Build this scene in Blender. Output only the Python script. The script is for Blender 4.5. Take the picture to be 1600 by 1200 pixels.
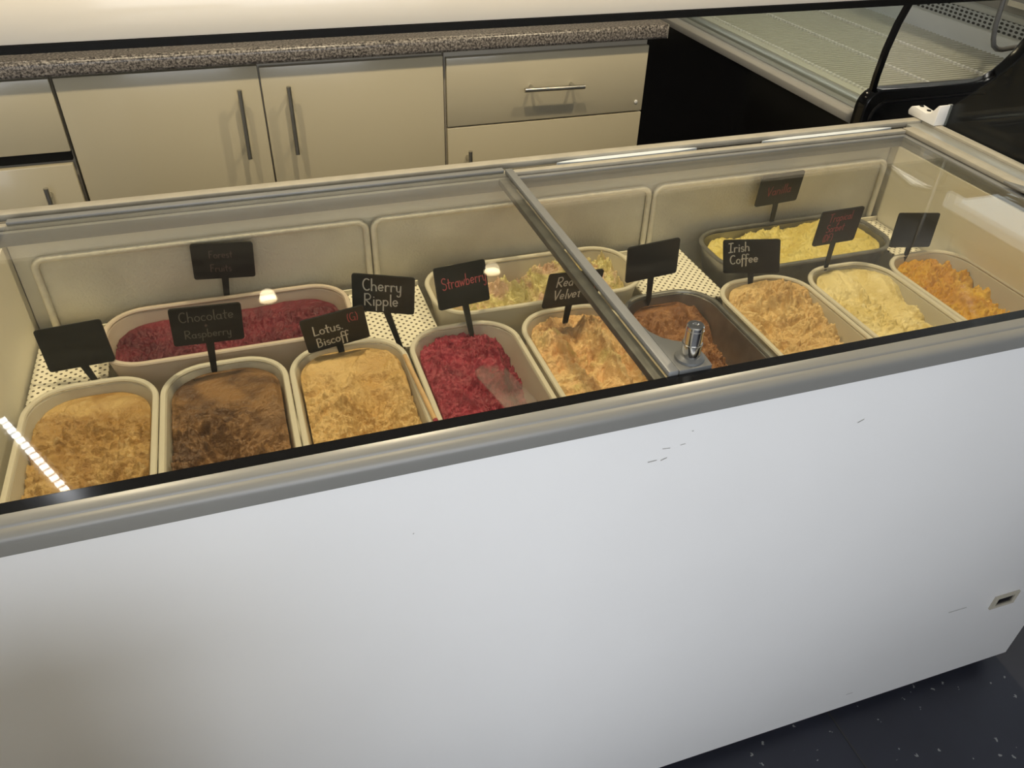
import bpy, bmesh, math, random
from mathutils import Vector, Matrix, Euler, noise
random.seed(4)
PI = math.pi
scene = bpy.context.scene
for o in list(bpy.data.objects):
    bpy.data.objects.remove(o, do_unlink=True)
COL = scene.collection

# ------------------------------------------------------------------ camera
cam_d = bpy.data.cameras.new('camera')
cam = bpy.data.objects.new('camera', cam_d)
COL.objects.link(cam)
scene.camera = cam
cam_d.sensor_width = 36.0
cam_d.lens = 1245.69 / 1600 * 36.0
cam_d.clip_start = 0.02
cam.location = (-1.29009, -0.57337, 1.42096)
cam.rotation_mode = 'XYZ'
_R = (Matrix.Rotation(math.radians(-19.656), 3, 'Z') @ Matrix.Rotation(math.radians(90 - 37.516), 3, 'X')
      @ Matrix.Rotation(math.radians(1.992), 3, 'Z'))
cam.rotation_euler = _R.to_euler('XYZ')

# ------------------------------------------------------------------ world, exposure
world = bpy.data.worlds.new('world')
scene.world = world
world.use_nodes = True
bg = world.node_tree.nodes['Background']
bg.inputs[0].default_value = (0.80, 0.88, 1.0, 1)
bg.inputs[1].default_value = 1.2
vs = scene.view_settings
vs.view_transform = 'Standard'
vs.look = 'None'
vs.gamma = 1.0
vs.use_curve_mapping = False
vs.exposure = 0.0

# ------------------------------------------------------------------ daylight through the shop windows, as area lights in the openings
def area(name, loc, rot, sx, sy, power, col):
    d = bpy.data.lights.new(name, 'AREA')
    d.shape = 'RECTANGLE'; d.size = sx; d.size_y = sy; d.energy = power; d.color = col
    o = bpy.data.objects.new(name, d); COL.objects.link(o)
    o.location = loc; o.rotation_euler = rot
    return o
area('daylight_front', (-1.35, -2.28, 1.35), (PI/2, 0, 0), 2.2, 1.9, 40, (0.97, 0.98, 1.0))
area('daylight_side', (2.72, 1.6, 1.75), (PI/2, 0, PI/2), 2.6, 1.3, 6, (0.95, 0.97, 1.0))

# ------------------------------------------------------------------ helpers: materials
def mat(name, col=(0.8, 0.8, 0.8), rough=0.5, metal=0.0, spec=0.5, var=0.0, vscale=20.0, bump=0.0, bscale=80.0, coat=0.0, col2=None):
    m = bpy.data.materials.new(name); m.use_nodes = True
    nt = m.node_tree; b = nt.nodes['Principled BSDF']
    b.inputs['Base Color'].default_value = (*col, 1)
    b.inputs['Roughness'].default_value = rough
    b.inputs['Metallic'].default_value = metal
    b.inputs['Specular IOR Level'].default_value = spec
    b.inputs['Coat Weight'].default_value = coat
    b.inputs['Coat Roughness'].default_value = 0.08
    tc = nt.nodes.new('ShaderNodeTexCoord')
    if var > 0 or col2:
        n = nt.nodes.new('ShaderNodeTexNoise'); n.inputs['Scale'].default_value = vscale; n.inputs['Detail'].default_value = 5
        nt.links.new(tc.outputs['Object'], n.inputs['Vector'])
        r = nt.nodes.new('ShaderNodeValToRGB')
        c2 = col2 if col2 else tuple(max(0, c*(1-var)) for c in col)
        r.color_ramp.elements[0].color = (*c2, 1); r.color_ramp.elements[1].color = (*col, 1)
        r.color_ramp.elements[0].position = 0.35; r.color_ramp.elements[1].position = 0.62
        nt.links.new(n.outputs['Fac'], r.inputs['Fac'])
        nt.links.new(r.outputs['Color'], b.inputs['Base Color'])
    if bump > 0:
        n2 = nt.nodes.new('ShaderNodeTexNoise'); n2.inputs['Scale'].default_value = bscale; n2.inputs['Detail'].default_value = 4
        nt.links.new(tc.outputs['Object'], n2.inputs['Vector'])
        bp = nt.nodes.new('ShaderNodeBump'); bp.inputs['Strength'].default_value = bump; bp.inputs['Distance'].default_value = 0.004
        nt.links.new(n2.outputs['Fac'], bp.inputs['Height'])
        nt.links.new(bp.outputs['Normal'], b.inputs['Normal'])
    return m

def emit_mat(name, col, strength):
    m = bpy.data.materials.new(name); m.use_nodes = True
    b = m.node_tree.nodes['Principled BSDF']
    b.inputs['Base Color'].default_value = (*col, 1)
    b.inputs['Emission Color'].default_value = (*col, 1)
    b.inputs['Emission Strength'].default_value = strength
    return m

def glass_mat(name, tint=(0.96, 0.965, 0.94), rough=0.02, haze=0.0, hscale=6.0, ior=1.5):
    """thin sheet glass: see-through, with a fresnel mirror layer and a thin veil of smears"""
    m = bpy.data.materials.new(name); m.use_nodes = True
    nt = m.node_tree; nt.nodes.clear()
    out = nt.nodes.new('ShaderNodeOutputMaterial')
    tr = nt.nodes.new('ShaderNodeBsdfTransparent'); tr.inputs[0].default_value = (*tint, 1)
    gl = nt.nodes.new('ShaderNodeBsdfGlossy'); gl.inputs['Roughness'].default_value = rough
    # Schlick reflectance, the same from both sides of the sheet
    lw = nt.nodes.new('ShaderNodeLayerWeight'); lw.inputs['Blend'].default_value = 0.5
    pw = nt.nodes.new('ShaderNodeMath'); pw.operation = 'POWER'; pw.inputs[1].default_value = 5.0
    fr = nt.nodes.new('ShaderNodeMath'); fr.operation = 'MULTIPLY_ADD'
    r0 = ((ior-1)/(ior+1))**2
    fr.inputs[1].default_value = 1-r0; fr.inputs[2].default_value = r0
    nt.links.new(lw.outputs['Facing'], pw.inputs[0]); nt.links.new(pw.outputs[0], fr.inputs[0])
    mx = nt.nodes.new('ShaderNodeMixShader')
    nt.links.new(fr.outputs[0], mx.inputs[0]); nt.links.new(tr.outputs[0], mx.inputs[1]); nt.links.new(gl.outputs[0], mx.inputs[2])
    last = mx
    if haze > 0:
        df = nt.nodes.new('ShaderNodeBsdfDiffuse'); df.inputs[0].default_value = (0.75, 0.75, 0.72, 1)
        tc = nt.nodes.new('ShaderNodeTexCoord')
        mp = nt.nodes.new('ShaderNodeMapping'); mp.inputs['Rotation'].default_value = (0, 0, 0.6); mp.inputs['Scale'].default_value = (1, 3.5, 1)
        nz = nt.nodes.new('ShaderNodeTexNoise'); nz.inputs['Scale'].default_value = hscale; nz.inputs['Detail'].default_value = 6; nz.inputs['Roughness'].default_value = 0.65
        mr = nt.nodes.new('ShaderNodeMapRange'); mr.inputs[1].default_value = 0.45; mr.inputs[2].default_value = 0.75; mr.inputs[3].default_value = haze*0.25; mr.inputs[4].default_value = haze
        nt.links.new(tc.outputs['Object'], mp.inputs[0]); nt.links.new(mp.outputs[0], nz.inputs['Vector']); nt.links.new(nz.outputs['Fac'], mr.inputs[0])
        mx2 = nt.nodes.new('ShaderNodeMixShader')
        nt.links.new(mr.outputs[0], mx2.inputs[0]); nt.links.new(mx.outputs[0], mx2.inputs[1]); nt.links.new(df.outputs[0], mx2.inputs[2])
        last = mx2
    nt.links.new(last.outputs[0], out.inputs[0])
    return m

M = {}
M['panel_white'] = mat('panel_white', (0.80, 0.80, 0.80), 0.32, spec=0.5, var=0.03, vscale=3)
M['trim_grey'] = mat('trim_grey', (0.215, 0.213, 0.20), 0.30, var=0.05, vscale=8)
M['rail_cream'] = mat('rail_cream', (0.42, 0.39, 0.32), 0.4, var=0.12, vscale=30)
M['rail_silver'] = mat('rail_silver', (0.50, 0.51, 0.49), 0.3, metal=0.6)
M['lid_grey'] = mat('lid_grey', (0.21, 0.215, 0.215), 0.38, spec=0.5, var=0.1, vscale=15)
M['plate_grey'] = mat('plate_grey', (0.12, 0.125, 0.125), 0.42, var=0.1, vscale=15)
M['lid_dark'] = mat('lid_dark', (0.09, 0.09, 0.085), 0.45, var=0.4, vscale=60)
M['black_gloss'] = mat('black_gloss', (0.006, 0.006, 0.007), 0.12)
M['black_matt'] = mat('black_matt', (0.004, 0.004, 0.004), 0.6, spec=0.2)
M['gasket'] = mat('gasket', (0.03, 0.03, 0.03), 0.6)
M['seal_blue'] = mat('seal_blue', (0.70, 0.76, 0.82), 0.4)
M['liner'] = mat('liner', (0.80, 0.76, 0.64), 0.5, var=0.10, vscale=5, bump=0.15, bscale=60)
M['liner_frost'] = mat('liner_frost', (0.76, 0.72, 0.60), 0.42, col2=(0.62, 0.58, 0.48), vscale=9, bump=0.5, bscale=220)
M['tube_cream'] = mat('tube_cream', (0.84, 0.79, 0.66), 0.5, var=0.1, vscale=60, bump=0.4, bscale=300)
M['plastic_white'] = mat('plastic_white', (0.85, 0.84, 0.82), 0.35)
M['steel'] = mat('steel', (0.55, 0.54, 0.50), 0.3, metal=1.0, bump=0.05, bscale=300)
M['chrome'] = mat('chrome', (0.72, 0.71, 0.68), 0.12, metal=1.0)
M['steel_pan'] = mat('steel_pan', (0.35, 0.35, 0.34), 0.36, metal=0.85, var=0.2, vscale=40)
M['slate'] = mat('slate', (0.012, 0.0125, 0.011), 0.32, spec=0.3, var=0.3, vscale=30)
M['ink_white'] = mat('ink_white', (0.62, 0.62, 0.58), 0.7)
M['ink_dim'] = mat('ink_dim', (0.16, 0.15, 0.12), 0.7)
M['ink_faint'] = mat('ink_faint', (0.15, 0.10, 0.08), 0.7)
M['ink_red'] = mat('ink_red', (0.40, 0.075, 0.08), 0.7)
M['ink_red_dim'] = mat('ink_red_dim', (0.16, 0.03, 0.035), 0.7)
M['wood_stick'] = mat('wood_stick', (0.60, 0.40, 0.20), 0.6, var=0.15, vscale=60)
M['door_cream'] = mat('door_cream', (0.56, 0.50, 0.36), 0.22, coat=0.25, var=0.02, vscale=2)
M['carcass'] = mat('carcass', (0.55, 0.50, 0.40), 0.5)
M['floor_navy'] = None
M['case_black'] = mat('case_black', (0.006, 0.006, 0.007), 0.14)
M['case_white'] = mat('case_white', (0.80, 0.82, 0.82), 0.4, var=0.04, vscale=6)
M['case_grey'] = mat('case_grey', (0.34, 0.33, 0.31), 0.4)
M['rib_white'] = mat('rib_white', (0.60, 0.59, 0.52), 0.4)
M['rod_grey'] = mat('rod_grey', (0.16, 0.16, 0.16), 0.4)
M['board_white'] = mat('board_white', (0.86, 0.78, 0.65), 0.18, coat=0.3)
M['wall_paint'] = mat('wall_paint', (0.62, 0.59, 0.52), 0.8, var=0.05, vscale=2)
M['ceiling_paint'] = mat('ceiling_paint', (0.66, 0.64, 0.58), 0.85)
M['frame_white'] = mat('frame_white', (0.8, 0.8, 0.8), 0.4)
M['lid_glass'] = glass_mat('lid_glass', (0.985, 0.982, 0.945), 0.01, haze=0.010, ior=1.40)
M['clear_glass'] = glass_mat('clear_glass', (0.94, 0.96, 0.94), 0.01, ior=1.35)
M['window_glass'] = glass_mat('window_glass', (0.97, 0.98, 0.98), 0.01)
M['lamp_glow'] = emit_mat('lamp_glow', (1.0, 0.80, 0.48), 9.0)
M['case_fill_glow'] = emit_mat('case_fill_glow', (1.0, 0.96, 0.86), 5.0)  # glow for the fill strip added inside the display counter
M['led_glow'] = emit_mat('led_glow', (0.95, 0.97, 1.0), 22.0)

def granite_mat():
    m = bpy.data.materials.new('worktop_granite'); m.use_nodes = True
    nt = m.node_tree; b = nt.nodes['Principled BSDF']; b.inputs['Roughness'].default_value = 0.28
    tc = nt.nodes.new('ShaderNodeTexCoord')
    v = nt.nodes.new('ShaderNodeTexNoise'); v.inputs['Scale'].default_value = 190; v.inputs['Detail'].default_value = 3; v.inputs['Roughness'].default_value = 0.7
    r = nt.nodes.new('ShaderNodeValToRGB'); e = r.color_ramp.elements
    e[0].position = 0.36; e[0].color = (0.02, 0.018, 0.017, 1); e[1].position = 0.66; e[1].color = (0.40, 0.37, 0.33, 1)
    for p, c in ((0.45, (0.085, 0.075, 0.068, 1)), (0.52, (0.20, 0.175, 0.155, 1))):
        q = e.new(p); q.color = c
    nt.links.new(tc.outputs['Object'], v.inputs['Vector']); nt.links.new(v.outputs['Fac'], r.inputs['Fac']); nt.links.new(r.outputs['Color'], b.inputs['Base Color'])
    return m
M['granite'] = granite_mat()

def floor_mat():
    m = bpy.data.materials.new('floor_vinyl'); m.use_nodes = True
    nt = m.node_tree; b = nt.nodes['Principled BSDF']; b.inputs['Roughness'].default_value = 0.5
    tc = nt.nodes.new('ShaderNodeTexCoord')
    v = nt.nodes.new('ShaderNodeTexVoronoi'); v.inputs['Scale'].default_value = 42; v.inputs['Randomness'].default_value = 1
    mp = nt.nodes.new('ShaderNodeMapping'); mp.inputs['Scale'].default_value = (1, 1, 0)
    nz = nt.nodes.new('ShaderNodeTexNoise'); nz.inputs['Scale'].default_value = 160
    mxv = nt.nodes.new('ShaderNodeMix'); mxv.data_type = 'VECTOR'; mxv.inputs[0].default_value = 0.012
    nt.links.new(tc.outputs['Object'], mp.inputs[0]); nt.links.new(mp.outputs[0], nz.inputs['Vector'])
    nt.links.new(mp.outputs[0], mxv.inputs[4]); nt.links.new(nz.outputs['Color'], mxv.inputs[5]); nt.links.new(mxv.outputs[1], v.inputs['Vector'])
    lt = nt.nodes.new('ShaderNodeMath'); lt.operation = 'LESS_THAN'; lt.inputs[1].default_value = 0.13
    nt.links.new(v.outputs['Distance'], lt.inputs[0])
    # only some cells carry a fleck
    sx = nt.nodes.new('ShaderNodeSeparateColor'); nt.links.new(v.outputs['Color'], sx.inputs[0])
    g = nt.nodes.new('ShaderNodeMath'); g.operation = 'GREATER_THAN'; g.inputs[1].default_value = 0.4
    nt.links.new(sx.outputs[0], g.inputs[0])
    mu = nt.nodes.new('ShaderNodeMath'); mu.operation = 'MULTIPLY'
    nt.links.new(lt.outputs[0], mu.inputs[0]); nt.links.new(g.outputs[0], mu.inputs[1])
    n2 = nt.nodes.new('ShaderNodeTexNoise'); n2.inputs['Scale'].default_value = 5; n2.inputs['Detail'].default_value = 6
    nt.links.new(tc.outputs['Object'], n2.inputs['Vector'])
    r = nt.nodes.new('ShaderNodeValToRGB'); r.color_ramp.elements[0].color = (0.012, 0.013, 0.020, 1); r.color_ramp.elements[1].color = (0.028, 0.031, 0.048, 1)
    nt.links.new(n2.outputs['Fac'], r.inputs['Fac'])
    mc = nt.nodes.new('ShaderNodeMix'); mc.data_type = 'RGBA'; mc.inputs[7].default_value = (0.24, 0.25, 0.24, 1)
    nt.links.new(mu.outputs[0], mc.inputs[0]); nt.links.new(r.outputs['Color'], mc.inputs[6]); nt.links.new(mc.outputs[2], b.inputs['Base Color'])
    return m
M['floor_navy'] = floor_mat()

def perforated_mat():
    m = bpy.data.materials.new('perforated_white'); m.use_nodes = True
    nt = m.node_tree; b = nt.nodes['Principled BSDF']; b.inputs['Roughness'].default_value = 0.5
    tc = nt.nodes.new('ShaderNodeTexCoord')
    mp = nt.nodes.new('ShaderNodeMapping'); mp.inputs['Scale'].default_value = (1, 1, 0); mp.inputs['Rotation'].default_value = (0, 0, PI/4)
    nt.links.new(tc.outputs['Object'], mp.inputs[0])
    v = nt.nodes.new('ShaderNodeTexVoronoi'); v.inputs['Scale'].default_value = 110; v.inputs['Randomness'].default_value = 0.0
    nt.links.new(mp.outputs[0], v.inputs['Vector'])
    r = nt.nodes.new('ShaderNodeValToRGB'); e = r.color_ramp.elements
    e[0].position = 0.20; e[0].color = (0.10, 0.08, 0.05, 1); e[1].position = 0.25; e[1].color = (0.82, 0.78, 0.66, 1)
    nt.links.new(v.outputs['Distance'], r.inputs['Fac']); nt.links.new(r.outputs['Color'], b.inputs['Base Color'])
    return m
M['perforated'] = perforated_mat()

def slot_mat():
    """white sheet metal with two rows of punched air slots"""
    m = mat('slotted_white', (0.5, 0.52, 0.53), 0.4)
    nt = m.node_tree; b = nt.nodes['Principled BSDF']
    tc = nt.nodes.new('ShaderNodeTexCoord'); mp = nt.nodes.new('ShaderNodeMapping'); mp.inputs['Scale'].default_value = (0, 0.55, 1)
    nt.links.new(tc.outputs['Object'], mp.inputs[0])
    v = nt.nodes.new('ShaderNodeTexVoronoi'); v.inputs['Scale'].default_value = 85; v.inputs['Randomness'].default_value = 0
    nt.links.new(mp.outputs[0], v.inputs['Vector'])
    r = nt.nodes.new('ShaderNodeValToRGB'); e = r.color_ramp.elements
    e[0].position = 0.30; e[0].color = (0.04, 0.04, 0.04, 1); e[1].position = 0.36; e[1].color = (0.5, 0.52, 0.53, 1)
    nt.links.new(v.outputs['Distance'], r.inputs['Fac']); nt.links.new(r.outputs['Color'], b.inputs['Base Color'])
    return m
M['slotted'] = slot_mat()

def tub_mat(col=(0.78, 0.74, 0.63)):
    """milky polypropylene that lets some light through"""
    m = bpy.data.materials.new('tub_plastic')
    tcol = tuple(min(1, c*1.02) for c in col); m.use_nodes = True
    nt = m.node_tree; b = nt.nodes['Principled BSDF']; out = nt.nodes['Material Output']
    b.inputs['Base Color'].default_value = (*col, 1); b.inputs['Roughness'].default_value = 0.3
    t = nt.nodes.new('ShaderNodeBsdfTranslucent'); t.inputs[0].default_value = (*tcol, 1)
    mx = nt.nodes.new('ShaderNodeMixShader'); mx.inputs[0].default_value = 0.3
    nt.links.new(b.outputs[0], mx.inputs[1]); nt.links.new(t.outputs[0], mx.inputs[2]); nt.links.new(mx.outputs[0], out.inputs[0])
    return m
M['tub'] = tub_mat()
M['tub_pink'] = tub_mat((0.76, 0.66, 0.56))

def spade_mat():
    m = glass_mat('spade_plastic', (0.93, 0.89, 0.89), 0.15, haze=0.16, hscale=3, ior=1.45)
    return m
M['spade'] = spade_mat()

def ice_mat(name, a, b_, c, s1=14.0, s2=60.0, p=0.5, w=0.12, rel=0.6):
    """ice cream: base colour a, darker/lighter patches b_, specks and ripples c; ice-crystal relief"""
    m = bpy.data.materials.new('ice_' + name); m.use_nodes = True
    nt = m.node_tree; b = nt.nodes['Principled BSDF']; b.inputs['Roughness'].default_value = 0.42
    b.inputs['Specular IOR Level'].default_value = 0.35
    tc = nt.nodes.new('ShaderNodeTexCoord')
    n1 = nt.nodes.new('ShaderNodeTexNoise'); n1.inputs['Scale'].default_value = s1; n1.inputs['Detail'].default_value = 6; n1.inputs['Distortion'].default_value = 0.8
    n2 = nt.nodes.new('ShaderNodeTexNoise'); n2.inputs['Scale'].default_value = s2; n2.inputs['Detail'].default_value = 5
    n3 = nt.nodes.new('ShaderNodeTexNoise'); n3.inputs['Scale'].default_value = 420; n3.inputs['Detail'].default_value = 3
    for n in (n1, n2, n3): nt.links.new(tc.outputs['Object'], n.inputs['Vector'])
    r1 = nt.nodes.new('ShaderNodeMapRange'); r1.inputs[1].default_value = p - w; r1.inputs[2].default_value = p + w
    nt.links.new(n1.outputs['Fac'], r1.inputs[0])
    m1 = nt.nodes.new('ShaderNodeMix'); m1.data_type = 'RGBA'; m1.inputs[6].default_value = (*a, 1); m1.inputs[7].default_value = (*b_, 1)
    nt.links.new(r1.outputs[0], m1.inputs[0])
    r2 = nt.nodes.new('ShaderNodeMapRange'); r2.inputs[1].default_value = 0.58; r2.inputs[2].default_value = 0.75; r2.inputs[4].default_value = 0.7
    nt.links.new(n2.outputs['Fac'], r2.inputs[0])
    m2 = nt.nodes.new('ShaderNodeMix'); m2.data_type = 'RGBA'; m2.inputs[7].default_value = (*c, 1)
    nt.links.new(r2.outputs[0], m2.inputs[0]); nt.links.new(m1.outputs[2], m2.inputs[6]); nt.links.new(m2.outputs[2], b.inputs['Base Color'])
    bp = nt.nodes.new('ShaderNodeBump'); bp.inputs['Strength'].default_value = 0.5; bp.inputs['Distance'].default_value = 0.002
    nt.links.new(n3.outputs['Fac'], bp.inputs['Height'])
    n4 = nt.nodes.new('ShaderNodeTexNoise'); n4.inputs['Scale'].default_value = 120; n4.inputs['Detail'].default_value = 4; n4.inputs['Roughness'].default_value = 0.6; n4.inputs['Distortion'].default_value = 0.2
    mp4 = nt.nodes.new('ShaderNodeMapping'); mp4.inputs['Scale'].default_value = (1.0, 1.15, 1.0); mp4.inputs['Rotation'].default_value = (0, 0, 0.3)
    nt.links.new(tc.outputs['Object'], mp4.inputs[0]); nt.links.new(mp4.outputs[0], n4.inputs['Vector'])
    bq = nt.nodes.new('ShaderNodeBump'); bq.inputs['Strength'].default_value = rel; bq.inputs['Distance'].default_value = 0.006
    nt.links.new(n4.outputs['Fac'], bq.inputs['Height']); nt.links.new(bp.outputs['Normal'], bq.inputs['Normal']); nt.links.new(bq.outputs['Normal'], b.inputs['Normal'])
    return m

# ------------------------------------------------------------------ helpers: geometry and objects
class MB:
    """collects primitive shapes and links them as one mesh object"""
    def __init__(s): s.v = []; s.f = []
    def add(s, vs, fs):
        k = len(s.v); s.v += [tuple(p) for p in vs]; s.f += [tuple(i + k for i in f) for f in fs]; return s
    def box(s, x0, x1, y0, y1, z0, z1):
        vs = [(x0,y0,z0),(x1,y0,z0),(x1,y1,z0),(x0,y1,z0),(x0,y0,z1),(x1,y0,z1),(x1,y1,z1),(x0,y1,z1)]
        return s.add(vs, [(0,3,2,1),(4,5,6,7),(0,1,5,4),(1,2,6,5),(2,3,7,6),(3,0,4,7)])
    def prism_x(s, prof, x0, x1):
        n = len(prof)
        vs = [(x0, y, z) for y, z in prof] + [(x1, y, z) for y, z in prof]
        fs = [(i, (i+1) % n, (i+1) % n + n, i+n) for i in range(n)] + [tuple(range(n))[::-1], tuple(range(n, 2*n))]
        return s.add(vs, fs)
    def prism_y(s, prof, y0, y1):
        n = len(prof)
        vs = [(x, y0, z) for x, z in prof] + [(x, y1, z) for x, z in prof]
        return s.add(vs, [(i, (i+1) % n, (i+1) % n + n, i+n) for i in range(n)] + [tuple(range(n))[::-1], tuple(range(n, 2*n))])
    def prism_z(s, prof, z0, z1):
        n = len(prof)
        vs = [(x, y, z0) for x, y in prof] + [(x, y, z1) for x, y in prof]
        return s.add(vs, [(i, (i+1) % n, (i+1) % n + n, i+n) for i in range(n)] + [tuple(range(n))[::-1], tuple(range(n, 2*n))])
    def rings(s, rs, cap0=True, cap1=True):
        n = len(rs[0]); vs = [p for r in rs for p in r]; fs = []
        for k in range(len(rs)-1):
            for i in range(n):
                j = (i+1) % n; fs.append((k*n+i, k*n+j, (k+1)*n+j, (k+1)*n+i))
        if cap0: fs.append(tuple(range(n))[::-1])
        if cap1: fs.append(tuple(range((len(rs)-1)*n, len(rs)*n)))
        return s.add(vs, fs)
    def tube(s, pts, r, n=10):
        pts = [Vector(p) for p in pts]; rs = []; up = None
        for i, p in enumerate(pts):
            d = (pts[min(i+1, len(pts)-1)] - pts[max(i-1, 0)]).normalized()
            if up is None:
                up = Vector((0, 0, 1)) if abs(d.z) < 0.9 else Vector((1, 0, 0))
            a = d.cross(up).normalized(); up = a.cross(d).normalized()
            rs.append([tuple(p + (a*math.cos(t) + up*math.sin(t))*r) for t in [2*PI*k/n for k in range(n)]])
        return s.rings(rs)
    def lathe(s, prof, c=(0, 0, 0), n=24):
        return s.rings([[(c[0]+r*math.cos(2*PI*k/n), c[1]+r*math.sin(2*PI*k/n), c[2]+z) for k in range(n)] for r, z in prof])
    def build(s, name, m, parent=None, smooth=False, bevel=0.0, seg=2):
        me = bpy.data.meshes.new(name); me.from_pydata(s.v, [], s.f); me.validate()
        bm = bmesh.new(); bm.from_mesh(me); bmesh.ops.recalc_face_normals(bm, faces=bm.faces)
        if bevel > 0:
            es = [e for e in bm.edges if len(e.link_faces) == 2 and e.calc_face_angle(0) > 0.5]
            bmesh.ops.bevel(bm, geom=es, offset=bevel, segments=seg, affect='EDGES', profile=0.5, clamp_overlap=True)
        bm.to_mesh(me); bm.free()
        if smooth or bevel > 0:
            for p in me.polygons: p.use_smooth = True
            if hasattr(me, 'set_sharp_from_angle'): me.set_sharp_from_angle(angle=math.radians(38))
        me.materials.append(m)
        o = bpy.data.objects.new(name, me); COL.objects.link(o)
        if parent is not None:
            o.parent = parent
            o.matrix_parent_inverse = parent_inv(parent)
        return o

def parent_inv(p):
    mtx = Matrix.LocRotScale(p.location, p.rotation_euler, p.scale)
    if p.parent is not None:
        mtx = Matrix.LocRotScale(p.parent.location, p.parent.rotation_euler, p.parent.scale) @ p.matrix_parent_inverse @ mtx
    return mtx.inverted()

def tag(o, label=None, cat=None, group=None, kind=None):
    if label: o['label'] = label
    if cat: o['category'] = cat
    if group: o['group'] = group
    if kind: o['kind'] = kind
    return o
def empty(name, loc, label, cat, group=None):
    o = bpy.data.objects.new(name, None); COL.objects.link(o); o.location = loc; o.empty_display_size = 0.05
    return tag(o, label, cat, group)
def arc(cx, cy, r, a0, a1, n=6, ry=None):
    ry = r if ry is None else ry
    return [(cx + r*math.cos(a0+(a1-a0)*k/n), cy + ry*math.sin(a0+(a1-a0)*k/n)) for k in range(n+1)]
def rrect(w, h, r, n=8):
    """rounded rectangle outline round the origin"""
    r = min(r, w/2-1e-4, h/2-1e-4)
    return (arc(w/2-r, h/2-r, r, 0, PI/2, n) + arc(-w/2+r, h/2-r, r, PI/2, PI, n)
            + arc(-w/2+r, -h/2+r, r, PI, 1.5*PI, n) + arc(w/2-r, -h/2+r, r, 1.5*PI, 2*PI, n))

# ================================================================== THE ROOM
RX0, RX1, RY0, RY1, RZ = -3.4, 2.8, -2.4, 4.7, 2.56
tag(MB().box(RX0, RX1, RY0, RY1, -0.05, 0).build('floor', M['floor_navy']), 'dark navy speckled vinyl floor', 'floor', kind='structure')
fl = bpy.data.objects['floor']
MB().box(-0.4125, -0.4095, -1.2, 0.6, 0.0, 0.0012).build('vinyl_seam', M['gasket'], fl)
tag(MB().box(RX0, RX1, RY0, RY1, RZ, RZ+0.05).build('ceiling', M['ceiling_paint']), 'plain off-white shop ceiling', 'ceiling', kind='structure')
tag(MB().box(RX0, RX1, RY1, RY1+0.08, 0, RZ).build('wall_back', M['wall_paint']), 'cream painted back wall', 'wall', kind='structure')
tag(MB().box(RX0-0.08, RX0, RY0, RY1, 0, RZ).build('wall_left', M['wall_paint']), 'cream painted side wall', 'wall', kind='structure')
# right wall with a window opening (y 0.25..2.95, z 1.05..2.45)
mb = MB()
mb.box(RX1, RX1+0.08, RY0, 0.25, 0, RZ).box(RX1, RX1+0.08, 2.95, RY1, 0, RZ).box(RX1, RX1+0.08, 0.25, 2.95, 0, 1.05).box(RX1, RX1+0.08, 0.25, 2.95, 2.45, RZ)
tag(mb.build('wall_right', M['wall_paint']), 'cream painted wall with a wide window', 'wall', kind='structure')
# front wall (behind the photographer) with the shop window (x -2.5..-0.2, z 0.35..2.35)
mb = MB()
mb.box(RX0, -2.5, RY0-0.08, RY0, 0, RZ).box(-0.2, RX1, RY0-0.08, RY0, 0, RZ).box(-2.5, -0.2, RY0-0.08, RY0, 0, 0.35).box(-2.5, -0.2, RY0-0.08, RY0, 2.35, RZ)
tag(mb.build('wall_front', M['wall_paint']), 'shop front wall with a wide window', 'wall', kind='structure')
def window(name, axis, c, a0, a1, z0, z1, bars, label):
    mb = MB(); t = 0.05
    def bx(p0, p1, q0, q1):
        if axis == 'x': mb.box(c, c+0.06, p0, p1, q0, q1)
        else: mb.box(p0, p1, c, c+0.06, q0, q1)
    bx(a0, a1, z0, z0+t); bx(a0, a1, z1-t, z1); bx(a0, a0+t, z0+t, z1-t); bx(a1-t, a1, z0+t, z1-t)
    for k in range(1, bars):
        q = a0 + (a1-a0)*k/bars; bx(q-t/2, q+t/2, z0+t, z1-t)
    o = mb.build(name, M['frame_white']); tag(o, label, 'window', kind='structure')
    for k in range(bars):
        p0 = a0 + (a1-a0)*k/bars + t/2; p1 = a0 + (a1-a0)*(k+1)/bars - t/2
        g = MB()
        if axis == 'x': g.box(c+0.025, c+0.031, p0, p1, z0+t, z1-t)
        else: g.box(p0, p1, c+0.025, c+0.031, z0+t, z1-t)
        g.build('pane', M['window_glass'], o)
    return o
window('window_1', 'x', RX1+0.01, 0.25, 2.95, 1.05, 2.45, 3, 'white framed three-pane window in the side wall')
window('window_2', 'y', RY0-0.07, -2.5, -0.2, 0.35, 2.35, 2, 'white framed two-pane shop window')

# ceiling downlights and the LED batten (their mirror images show in the lids)
def downlight(x, y, power, label, tilt=None):
    t = empty('downlight', (x, y, RZ), label, 'ceiling light', 'recessed ceiling downlights')
    MB().rings([[(x+r*math.cos(2*PI*k/28), y+r*math.sin(2*PI*k/28), z) for k in range(28)] for r, z in ((0.062, RZ), (0.062, RZ-0.006), (0.05, RZ-0.009), (0.046, RZ-0.004), (0.046, RZ-0.001))], True, True).build('bezel', M['steel'], t, smooth=True)
    MB().lathe([(0.044, -0.006), (0.044, -0.0025)], (x, y, RZ), 24).build('lamp_face', M['lamp_glow'], t)
    d = bpy.data.lights.new('downlight_beam', 'SPOT'); d.energy = power; d.color = (1.0, 0.84, 0.56); d.spot_size = math.radians(125); d.spot_blend = 0.7; d.shadow_soft_size = 0.04
    o = bpy.data.objects.new('downlight_beam', d); COL.objects.link(o); o.location = (x, y, RZ-0.02); o.parent = t; o.matrix_parent_inverse = parent_inv(t)
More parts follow.
